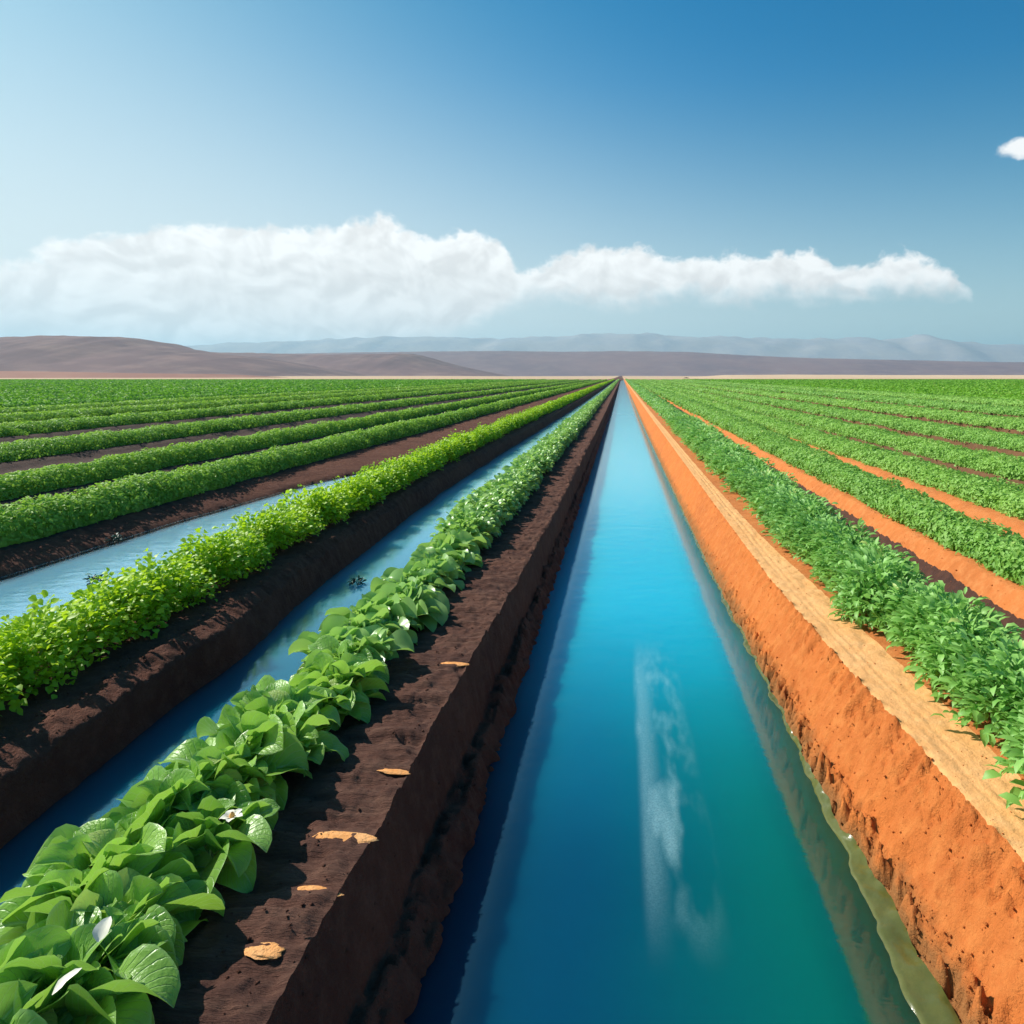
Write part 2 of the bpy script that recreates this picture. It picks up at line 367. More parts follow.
# ------------------------------------------------------------------ plants
def leaf_grid(L, W, nu, nv, az, el, droop, fold, ruffle, base, twist=0, tipw=.9, seed=0):
    u = np.linspace(-1, 1, nu+1); v = np.linspace(0, 1, nv+1)
    U, Vv = np.meshgrid(u, v)
    wv = np.sin(np.pi*np.clip(Vv, 0, 1)**tipw)**.75; wv = np.where(Vv >= .999, .02, np.maximum(wv, .10))
    th = el - droop*v**1.3
    ds = L/nv
    yc = np.concatenate([[0], np.cumsum(np.cos((th[1:]+th[:-1])/2)*ds)]); zc_ = np.concatenate([[0], np.cumsum(np.sin((th[1:]+th[:-1])/2)*ds)])
    x = U*wv*W/2
    lift = fold*np.abs(U)**1.3*wv*W/2 + ruffle*np.sin(Vv*11+U*2+seed)*U**2*wv
    thm = th[:, None]
    y = yc[:, None] - np.sin(thm)*lift
    z = zc_[:, None] + np.cos(thm)*lift
    x = x*math.cos(twist) - lift*math.sin(twist)*.6
    z = z + U*wv*W/2*math.sin(twist)
    ca, sa = math.cos(az), math.sin(az)
    V = np.stack([x*ca + y*sa, -x*sa + y*ca, z], -1).reshape(-1, 3) + np.array(base)
    w = nu+1
    r = (np.arange(nv)[:, None]*w+np.arange(nu)[None, :]).ravel()
    Fc = np.stack([r, r+1, r+w+1, r+w], 1)
    uv = np.stack([(U+1)/2, Vv], -1).reshape(-1, 2)
    return V, Fc, uv
def tube(pts, rad, n=6):
    pts = np.array(pts); V = []; Fc = []
    for i, p in enumerate(pts):
        d = pts[min(i+1, len(pts)-1)]-pts[max(i-1, 0)]; d = d/np.linalg.norm(d)
        a = np.cross(d, [.3, .9, .1]); a /= np.linalg.norm(a); b = np.cross(d, a)
        r_ = rad[i] if hasattr(rad, '__len__') else rad
        for k in range(n):
            V.append(p + r_*(math.cos(2*math.pi*k/n)*a+math.sin(2*math.pi*k/n)*b))
    for i in range(len(pts)-1):
        for k in range(n): Fc.append((i*n+k, i*n+(k+1) % n, (i+1)*n+(k+1) % n, (i+1)*n+k))
    return np.array(V), np.array(Fc)
class Acc:
    def __init__(s): s.V = []; s.F = []; s.U = []; s.R = []; s.n = 0
    def add(s, V, Fc, uv=None, r=.5):
        s.V.append(V); s.F.append(Fc+s.n); s.U.append(uv if uv is not None else np.zeros((len(V), 2))); s.R.append(np.full(len(Fc), r)); s.n += len(V)
    def mesh(s, name): return mesh_np(name, np.concatenate(s.V), np.concatenate(s.F), True, np.concatenate(s.R), np.concatenate(s.U))

def broad_plant(seed, n=27):
    rd = random.Random(seed); fo = Acc(); st = Acc()
    for i in range(n):
        q = i/(n-1)                      # 0 inner, 1 outer
        az = i*2.39996 + rd.uniform(-.35, .35)
        el = R(84 - 62*q + rd.uniform(-12, 12)); L = (.13+.15*q**.6)*rd.uniform(.75, 1.25); W = L*rd.uniform(.55, .80)
        pl_ = (.07+.09*(1-q*.5))*rd.uniform(.8, 1.15); r0 = .01+.02*q
        b0 = np.array([math.sin(az)*r0, math.cos(az)*r0, .0])
        pe = el+R(14)
        b1 = b0 + pl_*np.array([math.sin(az)*math.cos(pe), math.cos(az)*math.cos(pe), math.sin(pe)])
        V, Fc, uv = leaf_grid(L, W, 6, 10, az, el, R(rd.uniform(45, 120)), rd.uniform(.25, .85), L*rd.uniform(.02, .09), b1, rd.uniform(-.8, .8), rd.uniform(.72, 1.05), rd.uniform(0, 6))
        fo.add(V, Fc, uv, min(1, max(0, .25+.55*(1-q)+rd.uniform(-.25, .35))))
        Vt, Ft = tube([b0, (b0+b1)/2+np.array([0, 0, .006]), b1], [.006, .0045, .003], 5); st.add(Vt, Ft)
    return fo.mesh('broad_foliage'), st.mesh('broad_stem')
def bushy(seed, n, r, h, size, asp, nv=3, up=.4, droop=(20, 80)):
    rd = random.Random(seed); fo = Acc(); st = Acc()
    for i in range(n):
        th = rd.uniform(0, 2*math.pi); c = rd.random()**.8            # c: cos of the polar angle
        s_ = math.sqrt(max(0, 1-c*c)); k = rd.uniform(.5, .98)*(1+.13*math.sin(3*th+seed)+.1*math.sin(5*th+2*seed))
        p = np.array([math.cos(th)*s_*r*k, math.sin(th)*s_*r*k, .04+c*(h-.04)*k])
        az = math.pi/2-th + rd.uniform(-.9, .9); el = R(rd.uniform(-15, 45)+up*60*c)
        L = size*rd.uniform(.65, 1.3)
        V, Fc, uv = leaf_grid(L, L*asp*rd.uniform(.8, 1.2), 2, nv, az, el, R(rd.uniform(*droop)), rd.uniform(.1, .6), 0, p, rd.uniform(-.9, .9))
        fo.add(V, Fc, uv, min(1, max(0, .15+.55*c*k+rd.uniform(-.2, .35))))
    for i in range(9):
        th = rd.uniform(0, 6.28); k = rd.uniform(.2, .75)
        e = np.array([math.cos(th)*r*k, math.sin(th)*r*k, h*.8*(1-k*.4)])
        V, Fc = tube([[0, 0, 0], e*np.array([.4, .4, .5]), e], [.007, .005, .003], 5); st.add(V, Fc)
    return fo.mesh('bushy_foliage'), st.mesh('bushy_stem')
def joined(fo, st, name):            # foliage and stems in one mesh, for plants too small to show their parts
    Vs = []; Fs = []; Rs = []; Us = []; n = 0
    for m in (fo, st):
        v = np.empty(len(m.vertices)*3, np.float32); m.vertices.foreach_get('co', v)
        f = np.empty(len(m.loops), np.int32); m.loops.foreach_get('vertex_index', f)
        r = np.empty(len(m.polygons), np.float32); m.attributes['rnd'].data.foreach_get('value', r)
        Vs.append(v.reshape(-1, 3)); Fs.append(f.reshape(-1, 4)+n); Rs.append(r); n += len(m.vertices)
    return mesh_np(name, np.concatenate(Vs), np.concatenate(Fs), True, np.concatenate(Rs), np.zeros((n, 2)))

broadV = [broad_plant(i+3) for i in range(6)]
yelV = [bushy(20+i, 900, .29, .38, .046, .72) for i in range(4)]
greyV = [bushy(40+i, 900, .26, .33, .062, .40, 3, .7, (10, 120)) for i in range(5)]
smallbroadV = [bushy(60+i, 400, .28, .34, .078, .66, 4) for i in range(4)]

ORD = ['nearest', 'second nearest', 'third nearest', 'fourth nearest', 'fifth nearest', 'sixth nearest', 'seventh nearest', 'eighth nearest', 'ninth nearest', 'tenth nearest', 'eleventh nearest', 'twelfth nearest']
joined_cache = {}
def place_row(kind, variants, mat, count, y0, step, xc, jit, sc0, zoff, labnear, labfar, group, full, rd, grow=0):
    protos = {}; y = y0
    vis = 0
    for i in range(count):
        v = rd.randrange(len(variants))
        x = float(xc(y)) + rd.uniform(-jit, jit); z = ground_z(x, y)
        s = sc0*rd.uniform(.86, 1.15)
        if i < full:
            key = v
            if key not in protos:
                root = bpy.data.objects.new(kind, None); C.objects.link(root); root.empty_display_size = .1
                link('foliage', variants[v][0], mat, root); link('stem', variants[v][1], M['stem'], root); protos[key] = root
            else:
                src = protos[key]; root = src.copy(); C.objects.link(root)
                for ch in src.children:
                    c = ch.copy(); C.objects.link(c); c.parent = root
        else:
            root = link(kind, joined_cache.setdefault((kind, v), None) or joined_cache.__setitem__((kind, v), joined(variants[v][0], variants[v][1], kind)) or joined_cache[(kind, v)], mat)
        root.location = (x, y, z-zoff); root.rotation_euler = (rd.uniform(-.12, .12), rd.uniform(-.12, .12), rd.uniform(0, 6.28)); root.scale = (s*(1+grow*y), s*(1+grow*y), s*rd.uniform(.9, 1.12))
        lab = (ORD[vis] + ' ' + labnear) if vis < len(ORD) else labfar
        if y < VISY[kind]: lab = kind.split('_')[0] + ' plant at the very near end of its row, by the edge of the picture'
        else: vis += 1
        tag(root, lab, 'plant', group if y >= VISY[kind] else kind.split('_')[0] + ' plants at the near end of the row')
        y += step*rd.uniform(.85, 1.15)
    return y
VISY = {'leafy_vegetable': 1.55, 'bright_vegetable': 3.6, 'bushy_vegetable': 3.2}
rd = random.Random(5)
xL1 = dy((648, -1.62), (350, -1.64), (300, -1.67), (100, -1.66), (10, -1.62))
# the leafy row by the canal: the very near plants, then the rest of the individuals
yb = place_row('leafy_vegetable', broadV, M['broad_leaf'], 66, 1.05, .095, xL1, .11, .75, .01,
          'broad-leaved green plant in the row along the dark bank of the canal',
          'broad-leaved plant farther back in the closed green row on the dark canal bank', 'broad-leaved plants in the row on the dark canal bank', 34, rd)
yb = place_row('leafy_vegetable', smallbroadV, M['broad_leaf'], 110, yb, .22, xL1, .05, 1.0, .0,
          'x', 'small-looking broad-leaved plant in the distant part of the row on the dark canal bank', 'broad-leaved plants in the row on the dark canal bank', 0, rd) if False else yb
smallJ = [joined(a_, b_, 'leafy_plant') for a_, b_ in smallbroadV]
for i in range(140):
    x = float(xL1(yb))+rd.uniform(-.07, .07); o = link('leafy_vegetable', smallJ[rd.randrange(4)], M['broad_leaf'])
    o.location = (x, yb, ground_z(x, yb)); o.rotation_euler = (0, 0, rd.uniform(0, 6.28)); k = rd.uniform(.9, 1.12); o.scale = (k, k, k)
    tag(o, 'distant broad-leaved plant in the narrowing part of the row on the dark canal bank', 'plant', 'distant broad-leaved plants of the canal bank row'); yb += .24*rd.uniform(.85, 1.15)
xL2 = dy((340, -3.52), (200, -3.66), (150, -3.74), (90, -3.86), (40, -3.9))
yc = place_row('bright_vegetable', yelV, M['yellow_leaf'], 130, 2.9, .24, xL2, .05, 1.0, .0,
          'yellow-green small-leaved plant in the bright row between the two narrow channels',
          'yellow-green small-leaved plant farther back in the bright row between two narrow channels', 'yellow-green plants in the row between the narrow channels', 24, rd)
xR1 = dy((400, 2.04), (231, 2.00), (150, 2.03), (101, 2.10), (60, 2.16), (30, 2.2))
yd = place_row('bushy_vegetable', greyV, M['grey_leaf'], 135, 2.5, .165, xR1, .09, 1.06, .0,
          'bushy grey-green plant in the row beside the sandy path',
          'bushy grey-green plant farther back in the row beside the sandy path', 'bushy plants in the row beside the sandy path', 24, rd, .030)

def crop_row(acc, xc, hw, h, zb, y0, y1, size=.055, dens=2.6, seed=0, cap=.34, k=.0029):
    rg = np.random.default_rng(seed+100)
    y = y0; Cc = []; SS = []
    edges = [y0]
    while edges[-1] < y1: edges.append(min(y1, edges[-1]*1.12+.3))
    for a, b in zip(edges[:-1], edges[1:]):
        ym = (a+b)/2; l = min(cap, max(size, k*ym)); w = float(np.mean(hw(ym)))
        n = int(dens*(b-a)*(2*h+2*w)/(l*l*.9))
        if n == 0: continue
        yy = rg.uniform(a, b, n); th = rg.uniform(0.02, math.pi-.02, n)
        lump = 1+.34*vnoise(yy*2.3, th*1.2, seed)+.22*vnoise(yy*6, th*3, seed+3)
        kk = rg.uniform(.72, 1.0, n)*lump
        ww = hw(yy)*np.ones(n)
        c = np.cos(th); s_ = np.sin(th)
        px = xc(yy) + np.sign(c)*np.abs(c)**.8*ww*kk; pz = zb + np.abs(s_)**.8*h*kk
        nrm = np.stack([c*.9, rg.normal(0, .45, n), s_+.25], 1) + rg.normal(0, .45, (n, 3)); nrm /= np.linalg.norm(nrm, axis=1)[:, None]
        t = np.cross(nrm, rg.normal(0, 1, (n, 3))); t /= np.linalg.norm(t, axis=1)[:, None]
        bb = np.cross(nrm, t); L = (l*rg.uniform(.7, 1.35, n))[:, None]
        ctr = np.stack([px, yy, pz], 1)
        V = np.stack([ctr-t*L*.55, ctr+bb*L*.33+nrm*L*.08, ctr+t*L*.6-nrm*L*.12, ctr-bb*L*.33+nrm*L*.08], 1)
        idx = np.arange(n)[:, None]*4
        Fc = np.concatenate([idx+np.array([[0, 1, 2]]), idx+np.array([[0, 2, 3]])])
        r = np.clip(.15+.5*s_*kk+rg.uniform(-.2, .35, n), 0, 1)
        acc['V'].append(V.reshape(-1, 3)); acc['F'].append(Fc+acc['n']); acc['R'].append(np.concatenate([r, r])); acc['n'] += 4*n
    # leafy core of the row, a solid ridge of inner leaves
    ys = np.concatenate([np.arange(y0, min(y1, y0+30), .25), np.geomspace(min(y1, y0+30.2), y1, 60)]); m = 9
    th = np.linspace(0, math.pi, m); T, Yg = np.meshgrid(th, ys)
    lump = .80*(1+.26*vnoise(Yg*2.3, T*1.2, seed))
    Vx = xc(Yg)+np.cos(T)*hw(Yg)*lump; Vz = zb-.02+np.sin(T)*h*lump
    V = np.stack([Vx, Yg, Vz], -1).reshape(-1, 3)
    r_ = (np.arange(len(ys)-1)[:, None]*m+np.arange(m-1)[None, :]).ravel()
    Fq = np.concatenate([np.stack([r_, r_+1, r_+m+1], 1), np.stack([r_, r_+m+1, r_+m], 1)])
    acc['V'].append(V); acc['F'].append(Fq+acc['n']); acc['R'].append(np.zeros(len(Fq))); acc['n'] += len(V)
def newacc(): return {'V': [], 'F': [], 'R': [], 'n': 0}
def finish(acc, name, mat, label, cat):
    o = link(name, mesh_np(name, np.concatenate(acc['V']), np.concatenate(acc['F']), False, np.concatenate(acc['R'])), mat)
    tag(o, label, cat, kind='stuff'); return o
YF = 332.0
hwf = lambda a, b, ya=6, yb_=50: (lambda Y: np.interp(Y, [ya, yb_], [a, b]))
def one(name, mat, label, xc, hw, h, zb, y0, seed, size=.055, y1=YF, dens=2.6):
    a = newacc(); crop_row(a, xc, hw, h, zb, y0, y1, size, dens, seed); return finish(a, name, mat, label, 'crop row')
# the rest of the three near rows
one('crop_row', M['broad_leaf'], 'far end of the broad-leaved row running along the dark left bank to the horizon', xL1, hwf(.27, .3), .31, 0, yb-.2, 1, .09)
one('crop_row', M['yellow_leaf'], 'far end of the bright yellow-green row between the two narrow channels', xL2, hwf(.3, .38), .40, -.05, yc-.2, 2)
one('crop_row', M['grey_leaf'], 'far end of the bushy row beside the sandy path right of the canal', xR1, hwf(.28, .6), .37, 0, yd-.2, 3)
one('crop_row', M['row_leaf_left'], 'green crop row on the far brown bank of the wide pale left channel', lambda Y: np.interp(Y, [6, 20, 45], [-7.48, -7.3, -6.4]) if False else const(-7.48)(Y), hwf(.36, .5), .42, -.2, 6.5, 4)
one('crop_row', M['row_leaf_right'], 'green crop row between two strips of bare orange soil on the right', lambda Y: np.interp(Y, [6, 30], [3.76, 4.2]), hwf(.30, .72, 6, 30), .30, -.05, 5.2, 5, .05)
nmL = ['second', 'third', 'fourth', 'fifth', 'sixth', 'seventh']
for i, (x, hw) in enumerate(ROWS_L[:5]):
    one('crop_row', M['row_leaf_left'], nmL[i]+' long green crop row behind the wide pale channel on the left', const(x), hwf(hw, hw), .38, -.2, abs(x)*.95, 10+i)
for i, (x, hw) in enumerate(ROWS_R[:6]):
    one('crop_row', M['row_leaf_right'], nmL[i]+' long green crop row right of the bare orange soil', const(x), hwf(hw+.03, hw+.22, 8, 35), .31, -.07, x*1.45, 30+i)
a = newacc()
for i, (x, hw) in enumerate(ROWS_L[5:]): crop_row(a, const(x), hwf(hw+.25, hw+.25), .42, -.2, abs(x)*.95 if abs(x) < 300 else 300, YF, .10, 1.35, 50+i, .6, .0042)
finish(a, 'crop_field', M['far_leaf'], 'flat green crop field stretching to the hills on the left', 'crop field')
a = newacc()
for i, (x, hw) in enumerate(ROWS_R[6:]): crop_row(a, const(x), hwf(hw, hw), .32, -.08, min(x*1.5, 300), YF, .10, 1.35, 150+i, .6, .0042)
finish(a, 'crop_field', M['far_leaf'], 'flat deep green crop field stretching to the sandy strip on the right', 'crop field')

def crumbs(name, spots, mat, label, seed):
    rg = np.random.default_rng(seed); V = []; Fq = []; n = 0
    base = np.array([[1, 0, 0], [-1, 0, 0], [0, 1, 0], [0, -1, 0], [0, 0, 1], [0, 0, -1]], float)
    tri = np.array([[0, 2, 4], [2, 1, 4], [1, 3, 4], [3, 0, 4], [2, 0, 5], [1, 2, 5], [3, 1, 5], [0, 3, 5]])
    for (xa, xb, ya, yb_, num, s0, s1) in spots:
        for i in range(num):
            y = ya*(yb_/ya)**rg.random(); a_ = xa(y) if callable(xa) else xa; b_ = xb(y) if callable(xb) else xb
            x = float(a_+(b_-a_)*rg.random()); s_ = s0+(s1-s0)*rg.random()**3
            q = base*rg.uniform(.6, 1.2, (6, 1))*s_*np.array([1, 1, .7]); an = rg.uniform(0, 6.28)
            rot = np.array([[math.cos(an), -math.sin(an), 0], [math.sin(an), math.cos(an), 0], [0, 0, 1]])
            V.append(q@rot.T+np.array([x, y, ground_z(x, y)+s_*.25])); Fq.append(tri+n); n += 6
    o = link(name, mesh_np(name, np.concatenate(V), np.concatenate(Fq), False), mat); tag(o, label, 'soil crumbs', kind='stuff')
crumbs('soil_crumbs', [(-1.42, shL1, 1.6, 12, 900, .002, .010), (shL1, -.76, 1.6, 10, 500, .002, .012), (lambda Y: W1L(Y)-.36, lambda Y: W1L(Y)-.02, 3, 14, 700, .003, .014)], M['dark_soil'], 'dark soil crumbs scattered over the brown left banks', 3)
crumbs('soil_crumbs', [(footR, pathL, 1.6, 12, 1300, .002, .011), (footR, lambda Y: footR(Y)+.08, 1.6, 9, 700, .003, .014), (pathR, lambda Y: pathR(Y)+.3, 2, 14, 500, .003, .012), (pathL, pathR, 2, 10, 160, .002, .007), (2.9, 3.5, 4, 20, 300, .004, .016)], M['orange_soil'], 'orange soil crumbs scattered over the right bank and path edges', 4)
# ------------------------------------------------------------------ small things
def at(px, py, z):
    Y = F*(H-z)/(py-YV); return ((px-XV)/F*Y, Y, z)
def sun_patch_mesh(seed, sx, sy, sz):
    rd = random.Random(seed); V = []; nu, nv = 18, 7
    for j in range(nv+1):
        ph = math.pi/2*j/nv
        for i in range(nu):
            t = 2*math.pi*i/nu; k = 1+.22*float(vnoise(3*math.cos(t)+5*seed, 3*math.sin(t)+j*.6, seed))*2
            V.append((math.cos(t)*math.cos(ph)*sx*k, math.sin(t)*math.cos(ph)*sy*k, math.sin(ph)*sz*k-.004))
    Fc = [(j*nu+i, j*nu+(i+1) % nu, (j+1)*nu+(i+1) % nu, (j+1)*nu+i) for j in range(nv) for i in range(nu)]
    return mesh_np('clod', V, Fc)
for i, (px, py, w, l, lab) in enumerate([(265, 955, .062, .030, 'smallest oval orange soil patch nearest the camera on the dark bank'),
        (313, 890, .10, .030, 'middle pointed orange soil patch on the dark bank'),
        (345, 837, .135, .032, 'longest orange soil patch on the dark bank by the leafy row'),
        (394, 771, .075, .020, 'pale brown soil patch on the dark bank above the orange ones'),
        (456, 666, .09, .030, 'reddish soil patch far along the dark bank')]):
    x, y, z = at(px, py, .0); o = link('soil_clod', sun_patch_mesh(i+2, w, l, .007), M['pale_clod']); o.location = (x, y, ground_z(x, y)+.004); o.rotation_euler = (0, 0, -.12)  # spots of sunlight on the bank, shaped as thin orange mounds
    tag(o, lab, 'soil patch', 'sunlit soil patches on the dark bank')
def weed(px, py, z, s, lab, seed):
    x, y, z = at(px, py, z); fo, st = bushy(seed, 60, .5, .5, .35, .4)
    r = bpy.data.objects.new('water_weed', None); C.objects.link(r); r.location = (x, y, z-.01); r.scale = (s, s, s)
    link('foliage', fo, M['weed'], r); link('stem', st, M['weed'], r); tag(r, lab, 'weed')
weed(113, 541, -.36, .17, 'dark weed tuft standing in the wide pale channel under its far bank', 80)
weed(97, 583, -.30, .17, 'small dark tuft at the water edge behind the yellow-green row', 81)
weed(357, 584, -.35, .14, 'teal weed clump floating in the narrow channel beside the leafy row', 82)
def petal_thing(name, px, py, z, L, W, az, el, lab, stamen=False):
    x, y, z = at(px, py, z)
    r = bpy.data.objects.new(name, None); C.objects.link(r); r.location = (x, y, z)
    n = 5 if stamen else 1
    for k in range(n):
        V, Fc, uv = leaf_grid(L, W, 4, 6, az+k*6.283/n, el, .6, .3, .002, (0, 0, 0)); link('petal', mesh_np('petal', V, Fc), M['petal'], r)
    if stamen:
        V, Fc = tube([[0, 0, 0], [0, 0, .012], [0, 0, .02]], [.008, .009, .003], 8); link('stamen', mesh_np('stamen', V, Fc), M['stamen'], r)
    tag(r, lab, 'flower' if stamen else 'petal')
petal_thing('blossom', 232, 818, .30, .04, .03, .4, .5, 'small cream blossom with orange centre on the leafy row', True)
petal_thing('fallen_petal', 98, 942, .33, .055, .045, .1, 1.0, 'upright white petal among broad leaves in the near corner')
petal_thing('fallen_petal', 52, 995, .33, .065, .028, .7, .7, 'long white petal lying on leaves in the bottom left corner')

# ------------------------------------------------------------------ hills
def hillmat(name, c1, c2, c3):
    m, t = newmat(name)
    pos = t.n('ShaderNodeNewGeometry').outputs['Position']
    n1 = t.noise(t.mapv(pos, (1, 1, 3)), .0035, 6, .6); n2 = t.noise(pos, .02, 6, .6)
    c = t.mix(t.rng(n1, .4, .62), c1, c2); c = t.mix(t.rng(n2, .45, .7, 0, .6), c, c3)
    p = t.n('ShaderNodeBsdfPrincipled'); t.l(c, p.inputs['Base Color']); p.inputs['Roughness'].default_value = .95; p.inputs['Specular IOR Level'].default_value = .1
    o = t.n('ShaderNodeOutputMaterial'); t.l(p.outputs[0], o.inputs[0]); return m
def hill(D, depth, pts, mat, seed, rough=.06):
    px = np.array([p[0] for p in pts], float); py = np.array([p[1] for p in pts], float)
    n = 420; xs = np.linspace(px[0], px[-1], n); top = (YV-np.interp(xs, px, py))/F*D + H
    Xw = (xs-XV)/F*D; m = 26; V = []
    for j in range(m+1):
        t = j/m; y = D - depth*.55 + depth*t*1.6
        prof = math.sin(min(1, t/.5)*math.pi/2)**1.4 if t < .5 else math.cos((t-.5)/.5*math.pi/2)
        nz = fbm(Xw/(D*.02)+0*y, np.full(n, y/(D*.03)), seed, 4)
        z = top*prof*(1+rough*2.2*nz*(1-abs(2*prof-1)*.6)) - 4*(1-prof) + (top*rough*.6*fbm(Xw/(D*.008), np.full(n, y/(D*.05)), seed+5, 3))*prof
        V.append(np.stack([Xw*(y/D)**.0, np.full(n, y), z], 1))
    V = np.stack(V, 1).reshape(-1, 3); w = m+1
    r = (np.arange(n-1)[:, None]*w+np.arange(m)[None, :]).ravel()
    o = link('hills', mesh_np('hills', V, np.stack([r, r+w, r+w+1, r+1], 1)), mat); tag(o, kind='structure')
HM = hillmat('hill_brown', (.22, .125, .115), (.16, .095, .09), (.34, .21, .165))
HM2 = hillmat('hill_mauve', (.24, .155, .155), (.19, .13, .14), (.27, .19, .18)); HM3 = hillmat('hill_far', (.42, .36, .34), (.36, .32, .33), (.48, .42, .38))  # hill_far is paler: distance haze partly put into the rock colour
hill(1000, 450, [(-900, 340), (-300, 333), (-60, 334), (0, 332), (70, 333), (90, 336), (115, 343), (160, 350), (215, 356), (300, 372), (330, 377)], HM, 1, .035)
hill(1500, 450, [(-300, 362), (60, 358), (140, 351), (200, 351), (300, 353), (395, 352), (405, 354), (440, 364), (500, 377)], HM, 2, .035)
hill(2300, 800, [(120, 362), (250, 352), (380, 350), (420, 349.5), (500, 349), (560, 350), (620, 349), (690, 350), (760, 354), (830, 357), (930, 359), (1024, 361), (1300, 362), (2000, 366)], HM2, 3, .02)
hill(6000, 1600, [(-1500, 345), (-100, 345), (60, 348), (130, 345), (200, 342), (300, 338), (360, 335), (375, 333), (390, 335), (500, 336), (560, 334), (630, 331), (650, 331), (700, 334), (740, 335), (800, 337), (850, 337), (870, 335), (900, 338), (925, 336), (940, 332), (955, 336), (975, 340), (1024, 343), (1400, 344), (2500, 342)], HM3, 4, .09)

SAND = hillmat('sand_rise', (.62, .44, .28), (.66, .48, .31), (.58, .40, .25)); REDE = hillmat('red_earth_rise', (.34, .16, .11), (.26, .12, .09), (.40, .22, .15))
hill(560, 120, [(690, 377.5), (730, 375), (800, 374.5), (900, 375), (1024, 375), (1500, 375)], SAND, 6, .03)
hill(620, 120, [(-600, 370), (0, 371), (110, 373), (200, 374), (270, 377.5)], REDE, 7, .05)
# ------------------------------------------------------------------ haze
hz = bpy.data.meshes.new('haze')
x0, x1, y0, y1, z0, z1 = -16500, 16500, -300, 16500, -5, 398
hz.from_pydata([(x0, y0, z0), (x1, y0, z0), (x1, y1, z0), (x0, y1, z0), (x0, y0, z1), (x1, y0, z1), (x1, y1, z1), (x0, y1, z1)], [], [(0, 3, 2, 1), (4, 5, 6, 7), (0, 1, 5, 4), (1, 2, 6, 5), (2, 3, 7, 6), (3, 0, 4, 7)])
m, t = newmat('haze_air')
pv = t.n('ShaderNodeVolumePrincipled'); pv.inputs['Color'].default_value = (.42, .80, 1, 1); pv.inputs['Density'].default_value = .00012; pv.inputs['Anisotropy'].default_value = .2
o = t.n('ShaderNodeOutputMaterial'); t.l(pv.outputs[0], o.inputs['Volume'])
ho = link('haze', hz, m); tag(ho, kind='stuff', label='pale haze in the air over the plain and hills', cat='haze')

# ------------------------------------------------------------------ sky
w = bpy.data.worlds.new('World'); sc.world = w; w.use_nodes = True
w.cycles.sampling_method = 'MANUAL'; w.cycles.sample_map_resolution = 512
t = NT(w.node_tree)
sky = t.n('ShaderNodeTexSky', sky_type='NISHITA', sun_disc=False)
sky.sun_elevation = R(SUN_EL); sky.sun_rotation = R(SUN_AZ); sky.air_density = 1.0; sky.dust_density = 1.0; sky.ozone_density = 2.0; sky.altitude = 0
d = t.n('ShaderNodeTexCoord').outputs['Generated']
sx = t.n('ShaderNodeSeparateXYZ'); t.l(d, sx.inputs[0])
az = t.m('ARCTAN2', sx.outputs[0], sx.outputs[1])
hyp = t.m('SQRT', t.m('ADD', t.m('MULTIPLY', sx.outputs[0], sx.outputs[0]), t.m('MULTIPLY', sx.outputs[1], sx.outputs[1])))
e = t.m('DIVIDE', sx.outputs[2], t.m('MAXIMUM', hyp, .001))
def curve(pts, inv):            # pts (px, py) -> elevation tangent over azimuth
    nd = t.n('ShaderNodeFloatCurve'); cm = nd.mapping; c = cm.curves[0]
    q = []
    for px, py in pts:
        a_ = math.atan((px-XV)/F); q.append(((a_+.9)/1.6, min(1, max(0, (YV-py)/F*math.cos(a_)/.4))))
    c.points[0].location = q[0]; c.points[1].location = q[-1]
    for p in q[1:-1]: c.points.new(*p)
    cm.update(); t.l(inv, nd.inputs['Value']); return t.m('MULTIPLY', nd.outputs[0], .4)
u = t.m('DIVIDE', t.m('ADD', az, .9), 1.6, clamp=True)
top = curve([(-260, 300), (-120, 262), (-40, 258), (20, 250), (60, 240), (130, 228), (190, 220), (260, 224), (330, 222), (380, 216), (405, 224), (425, 231), (460, 228), (500, 236), (522, 262), (545, 262), (580, 246), (620, 244), (660, 250), (682, 257), (720, 250), (770, 250), (820, 250), (842, 262), (870, 256), (905, 250), (935, 262), (965, 282), (1010, 330), (1200, 350)], u)
bot = curve([(-260, 370), (300, 350), (470, 320), (530, 290), (600, 296), (700, 290), (850, 288), (965, 284), (1010, 300), (1200, 330)], u)
cv = t.n('ShaderNodeCombineXYZ'); t.l(az, cv.inputs[0]); t.l(t.m('MULTIPLY', e, 1.15), cv.inputs[1])
def cl(vec):
    n1 = t.noise(vec, 13, 6, .6)
    n2 = t.m('ABSOLUTE', t.m('SUBTRACT', t.noise(vec, 24, 4, .55), .5))
    return t.m('ADD', t.m('SUBTRACT', n1, .5), t.m('MULTIPLY', t.m('SUBTRACT', .10, n2), 1.1))
b0 = cl(cv.outputs[0])
def soft(vec): return t.noise(vec, 17, 3, .5, .4)
r0 = soft(cv.outputs[0]); r1 = soft(t.mapv(cv.outputs[0], (1, 1, 1), (-.008, .012, 0)))
hgt = t.m('SUBTRACT', t.m('ADD', top, t.m('MULTIPLY', t.m('SUBTRACT', b0, .09), .056)), e)
edge = t.rng(hgt, -.002, .013, smooth=True)
low = t.rng(t.m('ADD', t.m('SUBTRACT', e, bot), t.m('MULTIPLY', b0, .05)), -.028, .016, smooth=True)
alpha = t.m('MULTIPLY', t.m('MULTIPLY', edge, low), .97)
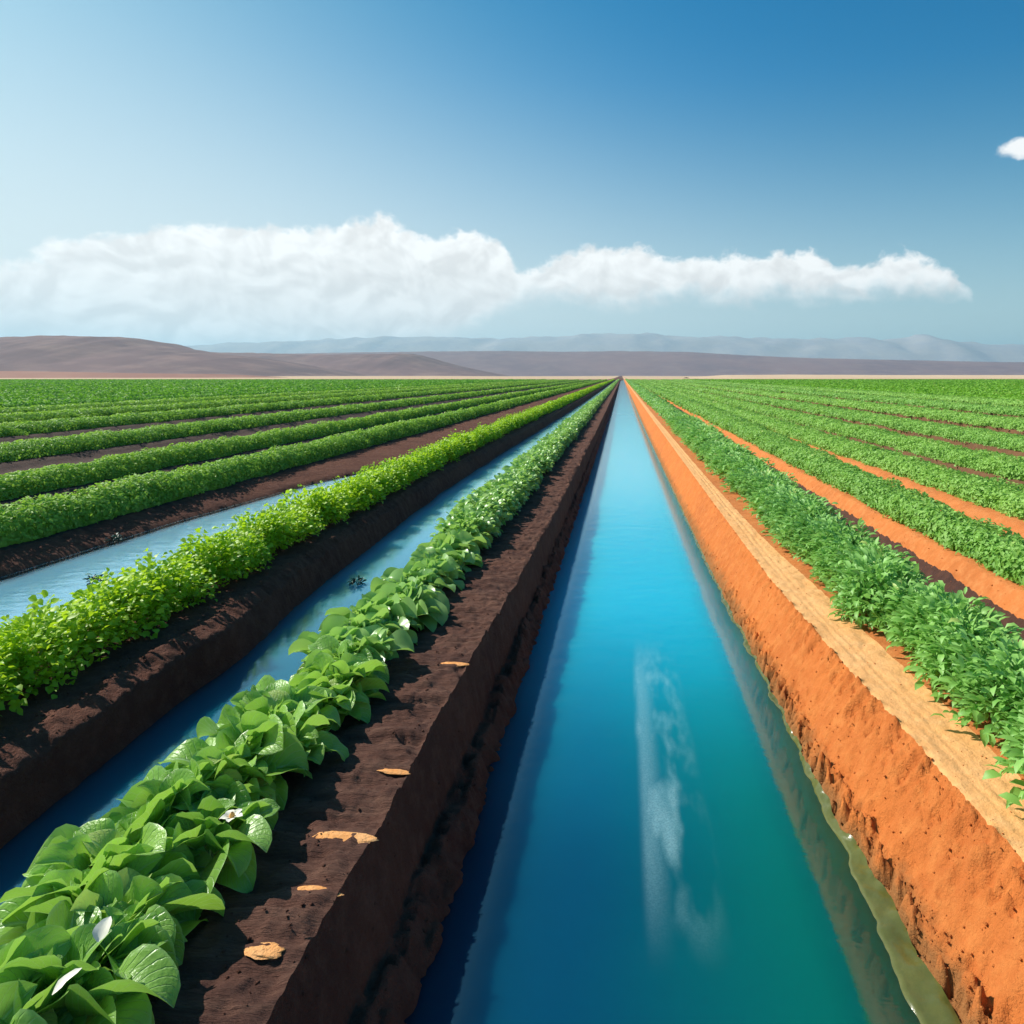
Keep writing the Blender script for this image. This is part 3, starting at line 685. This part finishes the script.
# little cloud at the right border
da = t.m('DIVIDE', t.m('SUBTRACT', az, math.atan((1026-XV)/F)), .036); de = t.m('DIVIDE', t.m('SUBTRACT', e, (YV-149)/F*math.cos(math.atan((1020-XV)/F))), .015)
sm = t.rng(t.m('ADD', t.m('SUBTRACT', 1.0, t.m('ADD', t.m('MULTIPLY', da, da), t.m('MULTIPLY', de, de))), t.m('MULTIPLY', b0, 2.2)), 0, .8, smooth=True)
alpha = t.m('MAXIMUM', alpha, t.m('MULTIPLY', sm, .9))
relief = t.rng(t.m('SUBTRACT', r0, r1), -.11, .11)
body = t.rng(hgt, .0, .07)
lit = t.m('MULTIPLY', t.rng(relief, 0, 1, .50, 1.15), t.m('SUBTRACT', 1.12, t.m('MULTIPLY', body, .42)), clamp=True)
ccol = t.mix(lit, (5.6, 5.4, 5.25), (8.8, 8.7, 8.5))
# clear sky: haze-white towards the sun side, deeper blue away from it and overhead
skc = t.mix(1.0, sky.outputs[0], (.70, 1.05, 1.0), 'MULTIPLY')
hsv = t.n('ShaderNodeHueSaturation'); hsv.inputs['Saturation'].default_value = 1.25; t.l(skc, hsv.inputs['Color'])
west = t.rng(az, .95, -.75, .0, 1, smooth=True)
air = t.m('POWER', 2.718, t.m('MULTIPLY', t.m('ADD', t.m('MULTIPLY', e, -1.8), t.m('MULTIPLY', t.m('MULTIPLY', e, e), -17.0)), t.m('SUBTRACT', 1.1, t.m('MULTIPLY', west, .75))))
deep = t.m('MULTIPLY', t.rng(e, .10, .42, 0, 1), t.rng(az, -.75, .2, .15, 1, smooth=True))
hs2 = t.mix(deep, (.96, .84, .78), (.0, .74, .92)); hs3 = t.mix(1.0, hsv.outputs[0], hs2, 'MULTIPLY')
airc = t.mix(west, (5.2, 5.8, 6.5), (6.7, 6.8, 6.9))
clear = t.mix(t.m('MULTIPLY', air, t.m('ADD', .55, t.m('MULTIPLY', west, .45)), clamp=True), hs3, airc)
fin = t.mix(alpha, clear, ccol)
bg = t.n('ShaderNodeBackground'); bg.inputs['Strength'].default_value = .095; t.l(fin, bg.inputs['Color'])
wo = t.n('ShaderNodeOutputWorld'); t.l(bg.outputs[0], wo.inputs[0])

sun = bpy.data.lights.new('sun', 'SUN'); sun.energy = 4.6; sun.angle = R(.6); sun.color = (1, .95, .87)
so = bpy.data.objects.new('sun', sun); C.objects.link(so)
from mathutils import Vector
dirv = Vector((math.sin(R(SUN_AZ))*math.cos(R(SUN_EL)), math.cos(R(SUN_AZ))*math.cos(R(SUN_EL)), math.sin(R(SUN_EL))))
so.rotation_euler = dirv.to_track_quat('Z', 'Y').to_euler(); so.location = dirv*50

# ------------------------------------------------------------------ camera
cam = bpy.data.cameras.new('camera'); co = bpy.data.objects.new('camera', cam); C.objects.link(co); sc.camera = co
cam.sensor_width = 36; cam.lens = F*36/1024; cam.clip_start = .05; cam.clip_end = 40000
cam.shift_x = -(XV-512)/1024; cam.shift_y = -(512-YV)/1024
co.location = (0, 0, H); co.rotation_euler = (R(90), 0, 0)
sc.view_settings.view_transform = 'Standard'; sc.view_settings.look = 'None'; sc.view_settings.exposure = .45; sc.view_settings.gamma = 1
sc.render.resolution_x = 1024; sc.render.resolution_y = 1024
